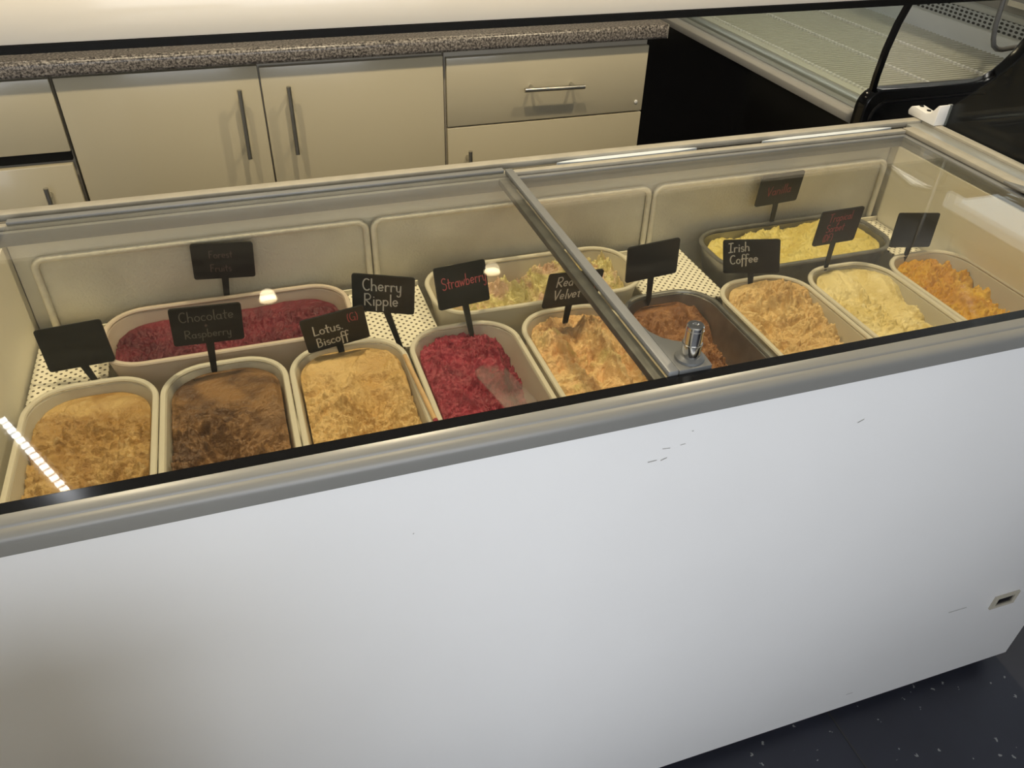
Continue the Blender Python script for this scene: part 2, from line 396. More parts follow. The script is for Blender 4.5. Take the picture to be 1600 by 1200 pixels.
downlight(-1.31, 3.13, 20, 'recessed ceiling downlight furthest to the left over the back counter')
downlight(-0.12, 3.09, 20, 'recessed ceiling downlight over the black display counter')
downlight(-0.95, 0.62, 64, 'recessed ceiling downlight straight above the freezer')
downlight(-1.75, 0.55, 50, 'recessed ceiling downlight above the left end of the freezer')
downlight(0.05, 0.60, 64, 'recessed ceiling downlight above the right end of the freezer')
t = empty('led_batten', (-2.27, 2.14, RZ), 'bright white LED strip light on the ceiling', 'ceiling light')
def led_pt(s): return Vector((-2.43, 2.45, 0)).lerp(Vector((-2.09, 1.84, 0)), s)
dd = (led_pt(1)-led_pt(0)).normalized(); pp = Vector((-dd.y, dd.x, 0))
def led_box(mb, s0, s1, w, z0, z1):
    a, b = led_pt(s0), led_pt(s1)
    mb.prism_z([tuple((a-pp*w).xy), tuple((b-pp*w).xy), tuple((b+pp*w).xy), tuple((a+pp*w).xy)], z0, z1)
mb = MB(); led_box(mb, -0.05, 1.05, 0.03, RZ-0.02, RZ); mb.build('housing', M['frame_white'], t)
for k in range(16):
    mb = MB(); led_box(mb, k/16+0.012, (k+1)/16-0.018, 0.014, RZ-0.026, RZ-0.0205); mb.build('led_segment', M['led_glow'], t)

# ================================================================== BACK COUNTER
YF = 1.52
def handle_bar(mb, p0, p1, stand):
    a, b = Vector(p0), Vector(p1); d = (b-a)
    mb.tube([a, b], 0.006, 12)
    for s in (0.16, 0.84):
        q = a + d*s; mb.tube([q, q+Vector((0, stand, 0))], 0.0048, 10)
def front(name, x0, x1, z0, z1, parent, h0, h1, y=YF, th=0.018):
    d = MB().box(x0, x1, y, y+th, z0, z1).build(name, M['door_cream'], parent, bevel=0.0022)
    mb = MB(); handle_bar(mb, (h0[0], y-0.034, h0[1]), (h1[0], y-0.034, h1[1]), 0.036); mb.build('handle', M['steel'], d, smooth=True)
    return d
def carcass(x0, x1, parent):
    MB().box(x0, x1, YF+0.0195, 2.08, 0.10, 0.842).build('carcass', M['carcass'], parent, bevel=0.001)
    MB().box(x0, x1, YF+0.06, YF+0.075, 0.0, 0.099).build('plinth', M['carcass'], parent)
c = empty('base_cabinet', (-0.47, 1.8, 0), 'cream base cabinet with a wide drawer above a door, at the worktop end', 'cabinet', 'cream base cabinets')
carcass(-0.757, -0.168, c)
front('drawer_front', -0.755, -0.170, 0.645, 0.826, c, (-0.547, 0.740), (-0.372, 0.737))
front('door', -0.755, -0.170, 0.115, 0.641, c, (-0.700, 0.585), (-0.700, 0.41))
MB().lathe([(0.0055, 0), (0.005, 0.002), (0.002, 0.003)], (0, 0, 0), 14).build('screw_cap', M['plastic_white'], c)
sc = bpy.data.objects['screw_cap']; sc.matrix_parent_inverse = Matrix(); sc.location = Vector((-0.192, YF-0.0005, 0.672)) - c.location; sc.rotation_euler = (PI/2, 0, 0)
c = empty('base_cabinet', (-1.22, 1.8, 0), 'wide cream base cabinet with two doors and upright bar handles', 'cabinet', 'cream base cabinets')
carcass(-1.682, -0.762, c)
front('door', -1.225, -0.7635, 0.115, 0.833, c, (-1.163, 0.793), (-1.163, 0.622))
front('door', -1.680, -1.229, 0.115, 0.838, c, (-1.279, 0.793), (-1.282, 0.622))
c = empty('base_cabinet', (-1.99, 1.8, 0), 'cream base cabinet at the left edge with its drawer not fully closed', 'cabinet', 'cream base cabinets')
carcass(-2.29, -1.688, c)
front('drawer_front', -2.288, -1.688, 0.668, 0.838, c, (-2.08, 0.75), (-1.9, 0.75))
MB().box(-2.288, -1.690, YF+0.003, YF+0.019, 0.646, 0.6678).build('gap_shade_strip', M['black_matt'], c)  # black strip stands in for the shade inside the drawer gap
front('door', -2.288, -1.690, 0.115, 0.643, c, (-1.757, 0.603), (-1.757, 0.43), y=YF-0.018)
# worktop: laminate with a rolled front edge
prof = [(2.10, 0.846), (2.10, 0.884)] + arc(1.508, 0.871, 0.013, PI/2, PI, 6) + arc(1.505, 0.856, 0.010, PI, 1.5*PI, 6)
w = MB().prism_x(prof, -2.35, -0.131).build('worktop', M['granite'], None, smooth=True)
tag(w, 'speckled brown granite-look worktop over the cream cabinets', 'worktop')
MB().box(-0.1308, -0.1290, 1.497, 2.10, 0.848, 0.8835).build('end_strip', M['rail_cream'], w)

# white hanging panel with a black lower edge, above the aisle
pn = empty('hanging_panel', (-0.75, 0.98, 1.03), 'white glossy hanging panel with a black bottom edge, above the worktop', 'panel')
MB().box(-2.3, 0.75, 0.972, 0.985, 1.046, 1.128).build('board', M['board_white'], pn, bevel=0.002)
MB().box(-2.3, 0.75, 0.970, 0.987, 1.032, 1.0455).build('edge_trim', M['black_matt'], pn)
for x in (-2.0, 0.45):
    MB().tube([(x, 0.978, 1.128), (x, 0.978, RZ)], 0.005, 10).build('hanger_rod', M['steel'], pn, smooth=True)

# ================================================================== DISPLAY COUNTER (right, running away from the viewer)
dc = empty('display_counter', (0.65, 1.9, 0), 'black serve-over display counter with curved glass and ribbed white deck', 'display counter')
DX, DY0, DY1 = 0.198, 1.045, 3.2
MB().box(DX+0.004, DX+0.03, DY0+0.03, DY1, 0.06, 0.728).build('front_panel', M['case_black'], dc)
MB().box(DX+0.06, 1.10, DY0+0.05, DY1, 0.0, 0.06).build('plinth', M['black_matt'], dc)
MB().prism_y([(DX-0.006, 0.728), (DX+0.032, 0.728), (DX+0.032, 0.752), (DX+0.006, 0.756), (DX-0.006, 0.748)], DY0+0.012, DY1).build('bumper_rail', M['case_grey'], dc, bevel=0.002)
for k, (xa, xb, za, zb, mm) in enumerate(((0.232, 0.262, 0.745, 0.752, 'clear_glass'), (0.264, 0.292, 0.744, 0.757, 'rail_silver'), (0.294, 0.318, 0.742, 0.751, 'case_grey'), (0.320, 0.352, 0.742, 0.7515, 'rib_white'))):
    MB().box(xa, xb, DY0+0.02, DY1, za, zb).build('edge_strip', M[mm] if mm != 'clear_glass' else M['case_grey'], dc, bevel=0.001)
MB().box(0.352, 1.03, DY0+0.03, DY1, 0.70, 0.742).build('deck', M['case_white'], dc)
# ribbed deck mats: three rows of white wire mats
for (xa, xb) in ((0.355, 0.575), (0.58, 0.80), (0.805, 1.015)):
    mt = MB().box(xa, xb, DY0+0.035, DY1-0.02, 0.7425, 0.747).build('deck_mat', M['rod_grey'], dc)
    rb = MB(); y = DY0+0.045
    while y < DY1-0.04:
        rb.prism_x([(y-0.0042, 0.7465), (y+0.0042, 0.7465), (y+0.0025, 0.7535), (y-0.0025, 0.7535)], xa+0.003, xb-0.003); y += 0.0175
    tag(rb.build('ribs', M['rib_white'], mt), kind='stuff')
    ed = MB(); y = DY0+0.045
    while y < DY1-0.04:
        ed.box(xa-0.004, xa+0.005, y-0.006, y+0.004, 0.7475, 0.7565); y += 0.0175
    tag(ed.build('rib_ends', M['plastic_white'], mt), kind='stuff')
# back wall of the case leaning back a little, with the slotted air outlet
MB().prism_y([(1.03, 0.70), (1.075, 0.70), (1.115, 1.30), (1.07, 1.30)], DY0+0.03, DY1).build('case_back', M['case_white'], dc)
MB().prism_y([(1.034, 0.808), (1.045, 0.806), (1.050, 0.846), (1.036, 0.846)], DY0+0.04, DY1-0.02).build('air_outlet', M['slotted'], dc)
MB().prism_y([(1.026, 0.872), (1.06, 0.866), (1.065, 0.975), (1.03, 0.97)], DY0+0.04, DY1-0.02).build('upper_rail', M['case_grey'], dc, bevel=0.003)
MB().box(1.022, 1.0295, 1.40, 1.47, 0.890, 0.905).build('rating_label', M['tube_cream'], dc)
# black end cheek facing the viewer with a rounded corner and a rising right side
ck = arc(0.235, 0.776, 0.045, PI, PI/2, 8) + [(0.40, 0.820), (0.545, 0.819), (0.575, 0.824), (0.600, 0.838), (0.626, 0.860), (0.646, 0.882), (0.69, 0.95), (0.73, 1.05), (0.78, 1.30), (1.20, 1.30), (1.20, 0.02), (0.19, 0.02), (0.19, 0.60)]
MB().prism_y(ck, DY0-0.012, DY0+0.028).build('end_cheek', M['case_black'], dc, bevel=0.006, seg=3)
gl = [(0.212, 0.60)] + arc(0.252, 0.752, 0.040, PI, PI/2, 8) + [(0.40, 0.793), (0.56, 0.793)]
MB().tube([(x, DY0-0.014, z) for x, z in gl], 0.005, 8).build('cheek_bead', M['black_gloss'], dc, smooth=True)
# curved front glass: faces left, leans right as it rises
gp = [(0.222, 0.757), (0.217, 0.80), (0.217, 0.85), (0.222, 0.91), (0.234, 0.97), (0.255, 1.03), (0.29, 1.10), (0.35, 1.18), (0.44, 1.24), (0.56, 1.27), (0.70, 1.28)]
gi = [(x+0.006, z) for x, z in gp[:7]] + [(x+0.003, z-0.006) for x, z in gp[7:]]
MB().prism_y(gp + gi[::-1], DY0+0.02, DY1).build('curved_glass', M['clear_glass'], dc, smooth=True)
MB().prism_y([(x-0.003, z) for x, z in gp] + [(x+0.005, z) for x, z in gi[::-1]], DY0+0.008, DY0+0.0195).build('glass_edge_bead', M['black_gloss'], dc, smooth=True)
MB().box(0.66, 1.12, DY0, DY1, 1.281, 1.30).build('top_shelf', M['black_gloss'], dc)
tl_ = MB().box(0.86, 0.90, DY0+0.15, DY1-0.15, 1.262, 1.2805).build('added_case_fill', M['case_fill_glow'], dc)  # unseen glowing strip added to brighten the back of the case
# bent grey support rod
MB().tube([(0.668, 1.15, 1.278), (0.655, 1.15, 1.12), (0.641, 1.15, 0.986), (0.646, 1.15, 0.924), (0.656, 1.15, 0.890), (0.668, 1.152, 0.872), (0.688, 1.156, 0.861), (0.712, 1.16, 0.857), (0.780, 1.165, 0.860), (0.90, 1.17, 0.868), (1.044, 1.18, 0.880)], 0.0065, 12).build('support_rod', M['rod_grey'], dc, smooth=True)

# ================================================================== THE CHEST FREEZER
L = 1.74; XL = -L
fz = empty('chest_freezer', (-L/2, 0.33, 0), 'white chest freezer with sliding glass lids full of ice cream tubs', 'freezer')
D = 0.665
# outer shell
MB().box(XL, -0.0, 0.0, 0.012, 0.03, 0.868).build('front_panel', M['panel_white'], fz, bevel=0.003)
MB().box(-0.012, 0.0, 0.0125, D, 0.03, 0.868).build('side_panel', M['panel_white'], fz)
MB().box(XL, XL+0.012, 0.0125, D, 0.03, 0.868).build('side_panel', M['panel_white'], fz)
MB().box(XL+0.0125, -0.0125, D-0.012, D, 0.03, 0.868).build('back_panel', M['panel_white'], fz)
MB().box(XL+0.02, -0.02, 0.02, D-0.02, 0.0, 0.03).build('base_skid', M['black_matt'], fz)
# front trim: flat sloped lip over a rounded roll
prof = [(0.012, 0.8685), (-0.0045, 0.8685), (-0.0065, 0.8700), (-0.0072, 0.8780)] + arc(0.0032, 0.8835, 0.0105, 1.02*PI, 0.56*PI, 8) + [(0.0028, 0.8944), (0.0036, 0.8962), (0.0050, 0.8972), (0.0130, 0.8997), (0.0145, 0.9000), (0.0155, 0.8985), (0.0155, 0.8685)]
MB().prism_x(prof, XL-0.003, 0.003).build('front_trim', M['trim_grey'], fz, smooth=True)
# side trims below the rails
MB().box(-0.014, 0.003, 0.016, D+0.002, 0.8685, 0.8885).build('side_trim', M['trim_grey'], fz, bevel=0.004)
MB().box(XL-0.003, XL+0.014, 0.016, D+0.002, 0.8685, 0.8885).build('side_trim', M['trim_grey'], fz, bevel=0.004)
# back rail: outer strip, sunk track, inner strip, seam, grey bead
X0, X1 = XL, 0.0
MB().box(X0, X1, 0.646, D, 0.889, 0.900).build('back_rail', M['rail_cream'], fz, bevel=0.0015)
MB().box(X0, X1, 0.626, 0.6455, 0.880, 0.8885).build('track', M['lid_dark'], fz)
MB().box(X0, -0.082, 0.613, 0.6255, 0.880, 0.8965).build('rail_strip', M['rail_cream'], fz, bevel=0.0012)
MB().box(X0, -0.087, 0.608, 0.6125, 0.878, 0.8905).build('rail_seam', M['gasket'], fz)
MB().box(X0, -0.090, 0.599, 0.6075, 0.872, 0.8925).build('rail_bead', M['lid_grey'], fz, bevel=0.0015)
# right rail
MB().box(-0.019, 0.0, 0.016, 0.6455, 0.889, 0.900).build('side_rail', M['rail_cream'], fz, bevel=0.0012)
MB().box(-0.054, -0.0195, 0.032, 0.6455, 0.884, 0.8955).build('silver_strip', M['rail_silver'], fz, bevel=0.0012)
MB().box(-0.080, -0.0545, 0.032, 0.6255, 0.884, 0.8975).build('side_rail_inner', M['rail_cream'], fz, bevel=0.0012)
MB().box(-0.0865, -0.0805, 0.032, 0.6125, 0.878, 0.8905).build('rail_seam', M['gasket'], fz)
MB().box(-0.098, -0.087, 0.032, 0.6075, 0.872, 0.8915).build('rail_bead', M['lid_grey'], fz, bevel=0.0015)
MB().box(XL, XL+0.10, 0.032, 0.6075, 0.872, 0.8955).build('side_rail', M['rail_cream'], fz, bevel=0.002)
# pale strips of worn seal lying in the track
def strip(x0, x1, y0, y1):
    n = 14; up = []; dn = []
    for k in range(n+1):
        s = k/n; x = x0+(x1-x0)*s; w = 0.0055*min(1, 6*s, 6*(1-s))**0.7 + 0.0005
        y = y0 + (y1-y0)*s
        up.append((x, y+w)); dn.append((x, y-w))
    MB().prism_z(dn + up[::-1], 0.8888, 0.8945).build('worn_seal', M['seal_blue'], fz)
strip(-0.79, -0.52, 0.6385, 0.6400); strip(-0.385, -0.095, 0.6385, 0.6395)
# inner liner
YB = 0.618
MB().box(XL+0.104, -0.102, YB, YB+0.012, 0.60, 0.880).build('liner_back', M['liner'], fz)
MB().box(-0.101, -0.092, 0.03, YB, 0.60, 0.8715).build('liner_side', M['liner'], fz)
MB().box(XL+0.094, XL+0.103, 0.03, YB, 0.60, 0.8715).build('liner_side', M['liner'], fz)
MB().box(XL+0.104, -0.102, 0.020, 0.030, 0.60, 0.885).build('liner_front', M['liner'], fz)
MB().box(XL+0.104, -0.102, 0.031, YB, 0.60, 0.615).build('liner_floor', M['liner'], fz)
# black glazing border along the front
MB().box(XL+0.01, -0.0195, 0.0160, 0.0305, 0.886, 0.8990).build('black_border', M['black_gloss'], fz)
# three tube frames with frosted panels along the back liner
for (xa, xb) in ((-1.608, -1.128), (-1.116, -0.624), (-0.612, -0.118)):
    MB().box(xa+0.004, xb-0.004, 0.6085, 0.6115, 0.66, 0.839).build('frosted_panel', M['liner_frost'], fz)
    zt = 0.846; r = 0.016; pts = [(xa, 0.603, 0.66), (xa, 0.603, 0.76)]
    pts += [(x, 0.603, z) for x, z in arc(xa+r, zt-r, r, PI, PI/2, 6)] + [(x, 0.603, z) for x, z in arc(xb-r, zt-r, r, PI/2, 0, 6)]
    pts += [(xb, 0.603, 0.76), (xb, 0.603, 0.66)]
    MB().tube(pts, 0.0052, 10).build('tube_frame', M['tube_cream'], fz, smooth=True)
# perforated white tray strips between the tubs
for (xa, xb, ya, yb) in ((-1.632, -1.531, 0.40, 0.596), (-1.178, -1.050, 0.417, 0.596), (-0.690, -0.552, 0.417, 0.596), (-0.168, -0.104, 0.417, 0.596)):
    tr = MB().box(xa, xb, ya, yb, 0.7185, 0.7215).build('perforated_tray', M['perforated'], fz)
    MB().box(xa, xb, yb-0.003, yb, 0.722, 0.730).build('tray_lip', M['tube_cream'], tr)
    MB().box(xa+0.02, xa+0.03, ya+0.05, ya+0.06, 0.6152, 0.718).build('tray_leg', M['tube_cream'], tr)
# temperature display low on the front panel
fm = MB()
fm.box(-0.147, -0.091, -0.0035, -0.0002, 0.232, 0.239).box(-0.147, -0.091, -0.0035, -0.0002, 0.259, 0.266).box(-0.147, -0.138, -0.0035, -0.0002, 0.2392, 0.2588).box(-0.100, -0.091, -0.0035, -0.0002, 0.2392, 0.2588)
td = fm.build('temperature_display', M['rail_cream'], fz)
MB().box(-0.1378, -0.1002, -0.0012, -0.0002, 0.2393, 0.2587).build('screen', M['black_gloss'], td)
# scuffs on the front panel
def on_panel(px, py):
    d = _R @ Vector(((px-800)/1245.69, -(py-600)/1245.69, -1)); t = -cam.location.y/d.y
    return cam.location + d*t
for (a, b, w) in (((1035, 701), (1047, 700), 0.0006), ((1063, 695), (1071, 693), 0.0006), ((1032, 719), (1042, 715), 0.0010), ((1012, 722), (1026, 719), 0.0009), ((1081, 673), (1084, 673), 0.0007), ((1340, 660), (1350, 655), 0.0012), ((1322, 1085), (1332, 1082), 0.001), ((1482, 957), (1510, 949), 0.0012), ((645, 834), (647, 833), 0.0010)):
    p, q = on_panel(*a), on_panel(*b)
    MB().add([(p.x, -0.0004, p.z-w), (q.x, -0.0004, q.z-w*0.3), (q.x, -0.0004, q.z+w), (p.x, -0.0004, p.z+w*0.4)], [(0, 1, 2, 3)]).build('scuff', M['case_grey'], fz)

# ---- bin-shaped blocker added out of view to shade the front panel's lower left
wb = empty('shade_blocker', (-1.66, -0.46, 0), 'unseen white bin-shaped blocker added to shade the left end of the freezer', 'light blocker')
MB().rings([[(-1.66+x, -0.46+y, z) for x, y in rrect(w_, h_, 0.05, 6)] for z, w_, h_ in ((0.0, 0.46, 0.32), (0.02, 0.48, 0.34), (0.80, 0.53, 0.38), (0.81, 0.525, 0.375))]).build('blocker_body', M['plastic_white'], wb, smooth=True)
MB().rings([[(-1.66+x, -0.46+y, z) for x, y in rrect(w_, h_, 0.05, 6)] for z, w_, h_ in ((0.8105, 0.54, 0.39), (0.84, 0.54, 0.39), (0.88, 0.50, 0.35), (0.895, 0.34, 0.24))]).build('blocker_lid', M['lid_grey'], wb, smooth=True)

# ---- sliding lids
lg = MB().box(-1.625, -0.8928, 0.0308, 0.611, 0.8965, 0.9000).build('sliding_lid', M['lid_glass'], fz)
tag(lg, 'left sliding glass lid with grey edge bar and lock')
MB().box(-0.8925, -0.8795, 0.031, 0.612, 0.8962, 0.9050).build('edge_bar', M['lid_grey'], lg, bevel=0.002)
MB().box(-1.625, -0.8930, 0.6115, 0.6240, 0.8972, 0.9030).build('back_bar', M['lid_grey'], lg, bevel=0.0015)
pl = [(-0.8793, 0.031), (-0.838, 0.031), (-0.836, 0.052)] + arc(-0.850, 0.070, 0.013, 0, PI/2, 6) + [(-0.858, 0.088), (-0.868, 0.097), (-0.876, 0.112), (-0.8793, 0.130)]
MB().prism_z(pl, 0.8962, 0.9040).build('corner_plate', M['plate_grey'], lg, bevel=0.0015)
# lock: flared plastic boss and chrome barrel
bo = []
for z, sx, sy in ((0.9042, 0.017, 0.017), (0.907, 0.0165, 0.0165), (0.9095, 0.0135, 0.0135), (0.9105, 0.0115, 0.0115)):
    bo.append([(-0.857+sx*math.cos(2*PI*k/28), 0.050+sy*math.sin(2*PI*k/28), z) for k in range(28)])
MB().rings(bo).build('lock_boss', M['plate_grey'], lg, smooth=True)
MB().lathe([(0.0112, 0), (0.0112, 0.013), (0.0116, 0.0132), (0.0116, 0.0146), (0.0104, 0.015), (0.0100, 0.031), (0.0103, 0.0312), (0.0103, 0.0325), (0.0098, 0.0330), (0.0098, 0.0368), (0.0088, 0.038), (0.0040, 0.038), (0.0036, 0.0366), (0.0010, 0.0366)], (-0.857, 0.050, 0.9107), 28).build('lock', M['chrome'], lg, smooth=True)
rg = MB().box(-0.891, -0.0990, 0.0308, 0.5985, 0.8865, 0.8900).build('sliding_lid', M['lid_glass'], fz)
tag(rg, 'right sliding glass lid running below the left one')
MB().box(-0.9070, -0.8915, 0.0308, 0.5985, 0.8840, 0.8945).build('edge_bar', M['lid_dark'], rg, bevel=0.002)
hp = [(-0.0985, 0.360), (-0.090, 0.350), (-0.078, 0.325), (-0.076, 0.22), (-0.078, 0.115), (-0.090, 0.09), (-0.0985, 0.08)]
MB().prism_z(hp, 0.8982, 0.9025).build('lid_grip', M['lid_grey'], rg, bevel=0.0012)

# ---- end glass on the right side, held by a white bracket
prof = [(0.612, 0.8895), (0.612, 0.934), (0.582, 0.964), (0.551, 0.998), (0.497, 1.062), (0.44, 1.135), (0.38, 1.20), (0.31, 1.25), (0.22, 1.28), (0.04, 1.28), (0.04, 0.8895)]
eg = MB().prism_x(prof, 0.0032, 0.0092).build('end_glass', M['clear_glass'], fz)
bk = MB().prism_x([(0.682, 0.9003), (0.685, 0.908), (0.680, 0.9165), (0.671, 0.9195), (0.640, 0.9165), (0.628, 0.9200), (0.6145, 0.9385), (0.610, 0.9395), (0.610, 0.9003)], -0.022, 0.0028).build('glass_bracket', M['plastic_white'], fz, bevel=0.0018)
for y, z in ((0.668, 0.9192), (0.647, 0.9172)):
    MB().lathe([(0.0042, -0.001), (0.0042, 0.0012), (0.002, 0.0016)], (-0.008, y, z), 14).build('screw', M['black_matt'], bk)
MB().box(0.0028, 0.0105, 0.6125, 0.6165, 0.8985, 0.9385).build('glass_clip', M['rail_silver'], bk)

# ================================================================== TUBS OF ICE CREAM
RIM = 0.752
def loop(cx, cy, w, h, r, z, n=10):
    return [(cx+x, cy+y, z) for x, y in rrect(w, h, r, n)]
def tub(cx, cy, w, h, m, label, depth=0.118, r=0.058, rim=RIM, group='ice cream tubs'):
    t = empty('ice_cream_tub', (cx, cy, rim-depth-0.002), label, 'tub', group)
    zb = rim-depth; tp = 0.018
    rs = [loop(cx, cy, w-0.012-2*tp, h-0.012-2*tp, r*0.75, zb), loop(cx, cy, w-0.012, h-0.012, r-0.004, rim-0.008),
          loop(cx, cy, w-0.013, h-0.013, r-0.004, rim-0.003),
          loop(cx, cy, w-0.0165, h-0.0165, r-0.006, rim-0.004), loop(cx, cy, w-0.0165-2*tp, h-0.0165-2*tp, r*0.75, zb+0.003)]
    MB().rings(rs).build('tub_wall', m, t, smooth=True)
    rs = []
    for k in range(9):
        a = 2*PI*k/8; o = 0.0042*math.cos(a); rs.append(loop(cx, cy, w-0.0085+2*o, h-0.0085+2*o, r-0.002+o, rim+0.0032*math.sin(a)))
    MB().rings(rs, False, False).build('rim', m, t, smooth=True)
    return t

def sm(a, b, x):
    t = max(0.0, min(1.0, (x-a)/(b-a))); return t*t*(3-2*t)
def ice(cx, cy, w, h, m, label, seed, level=-0.010, rough=0.010, smooth_back=0.2, scoops=(), mounds=(), r=0.054, rim=RIM, fine=1.0, dirx=False, nu=110, nv=220):
    """a filled, scooped surface: u across, v from the front (-1) to the back (+1)"""
    if dirx: nu, nv = nv, nu
    W, H = w-0.026, h-0.026
    vs = []; fs = []; idx = {}
    S = Vector((seed*3.7, seed*1.9, seed*0.7))
    def inside_scale(u, v):
        # map the square onto the rounded rectangle by pulling the corners in
        x, y = u*W/2, v*H/2
        ax, ay = abs(x)-(W/2-r), abs(y)-(H/2-r)
        if ax > 0 and ay > 0:
            q = max(ax, ay); d = math.hypot(ax, ay); k = q/d
            x = math.copysign(W/2-r+ax*k, x); y = math.copysign(H/2-r+ay*k, y)
        return x, y
    for j in range(nv+1):
        for i in range(nu+1):
            u = -1+2*i/nu; v = -1+2*j/nv
            x, y = inside_scale(u, v)
            p = Vector((x, y, 0))
            q = p*1.0
            # soft undulation, ragged ridges and fine crumbs
            n0 = noise.fractal(q*14+S, 1.0, 2.0, 3)
            warp = Vector((noise.noise(q*30+S), noise.noise(q*30-S+Vector((5, 2, 1))), 0))*0.014
            aa = (q+warp)
            a = Vector((aa.x*0.75, aa.y*1.35, 0)) if not dirx else Vector((aa.x*1.35, aa.y*0.75, 0))
            n1 = (abs(noise.noise(a*62+S)) + 0.6*abs(noise.noise(a*128-S)) + 0.4*abs(noise.noise(aa*260+S)))*2.0-1.0
            n2 = noise.fractal((q+warp*0.6)*52-S, 0.75, 2.1, 5)
            bk_ = sm(1-2*smooth_back-0.25, 1-2*smooth_back+0.12, v + 0.25*n0 + 0.15*u) if smooth_back > 0 else 0.0
            amp = rough*(1-0.92*bk_)
            z = level + 0.009*n0*(1-0.6*bk_) + amp*(0.55*n1+0.62*n2*fine) + 0.006*bk_
            for (su, sv, ru, rv, d, ang) in scoops:
                du, dv = (u-su)*W/2, (v-sv)*H/2
                ca, sa = math.cos(ang), math.sin(ang)
                e = math.hypot((du*ca+dv*sa)/ru, (-du*sa+dv*ca)/rv)
                e += 0.12*n0
                if e < 1.25:
                    k = 1-sm(0.35, 1.15, e); z -= d*k
                    z += 0.005*math.exp(-((e-1.15)/0.1)**2)*(0.5+n2)
            for (su, sv, ru, rv, d) in mounds:
                du, dv = (u-su)*W/2, (v-sv)*H/2
                e = (du/ru)**2+(dv/rv)**2
                if e < 4: z += d*math.exp(-e*1.2)*(1+0.5*n2)
            edge = max(abs(u), abs(v))
            z = z*(1-0.6*sm(0.86, 1.0, edge)) + (min(z, level)-0.003)*0.6*sm(0.86, 1.0, edge)
            z = min(z, 0.030)
            shrink = 1 - 0.02*max(0, -z/0.03)
            vs.append((cx+x*shrink, cy+y*shrink, rim+z))
    for j in range(nv):
        for i in range(nu):
            a = j*(nu+1)+i; fs.append((a, a+1, a+nu+2, a+nu+1))
    # side skirt and base so that the ice cream is a solid block
    per = [i for i in range(nu+1)] + [j*(nu+1)+nu for j in range(1, nv+1)] + [nv*(nu+1)+i for i in range(nu-1, -1, -1)] + [j*(nu+1) for j in range(nv-1, 0, -1)]
    base = len(vs)
    for k in per:
        x, y, z = vs[k]; vs.append((cx+(x-cx)*0.84, cy+(y-cy)*0.90, rim-0.108))
    n = len(per)
    for k in range(n):
        fs.append((per[k], base+k, base+(k+1) % n, per[(k+1) % n]))
    fs.append(tuple(base+k for k in range(n)))
    me = bpy.data.meshes.new('ice_cream'); me.from_pydata(vs, [], fs)
    for p in me.polygons: p.use_smooth = True
    me.materials.append(m)
    o = bpy.data.objects.new('ice_cream', me); COL.objects.link(o)
    tag(o, label, 'ice cream', 'ice cream in the tubs')
    return o

FY, FH, FW = 0.232, 0.362, 0.167      # front row
BY, BH, BW = 0.511, 0.158, 0.362      # back row (turned sideways)
def ic(a): # sRGB 0..255 to linear
    return tuple(((c/255+0.055)/1.055)**2.4 if c > 10 else c/255/12.92 for c in a)
I = {
 'honey': ice_mat('honey', ic((196, 164, 108)), ic((160, 122, 66)), ic((212, 186, 138)), 18),
 'chocolate': ice_mat('chocolate', ic((138, 104, 68)), ic((92, 66, 44)), ic((150, 116, 80)), 16),
 'biscuit': ice_mat('biscuit', ic((210, 178, 122)), ic((194, 158, 100)), ic((178, 140, 88)), 16),
 'berry': ice_mat('berry', ic((158, 56, 74)), ic((128, 38, 54)), ic((170, 84, 92)), 16),
 'peach': ice_mat('peach', ic((222, 190, 138)), ic((212, 168, 118)), ic((200, 188, 120)), 15, 22, 0.5, 0.1),
 'cocoa': ice_mat('cocoa', ic((148, 104, 66)), ic((116, 74, 42)), ic((170, 128, 90)), 18),
 'coffee': ice_mat('coffee', ic((218, 188, 134)), ic((196, 160, 106)), ic((164, 126, 86)), 14, 40),
 'lemon': ice_mat('lemon', ic((226, 210, 156)), ic((212, 192, 128)), ic((234, 222, 178)), 12, rel=0.45),
 'mango': ice_mat('mango', ic((210, 166, 38)), ic((192, 138, 16)), ic((222, 186, 76)), 22, 50, rel=0.6),
 'vanilla': ice_mat('vanilla', ic((218, 202, 122)), ic((204, 184, 98)), ic((230, 216, 150)), 12, rel=0.35),
 'raspberry': ice_mat('raspberry', ic((116, 40, 52)), ic((84, 24, 36)), ic((132, 60, 66)), 16),
 'ripple': ice_mat('ripple', ic((214, 202, 142)), ic((208, 176, 148)), ic((168, 116, 100)), 20, 26, 0.52, 0.06),
}
P_ = M['tub']
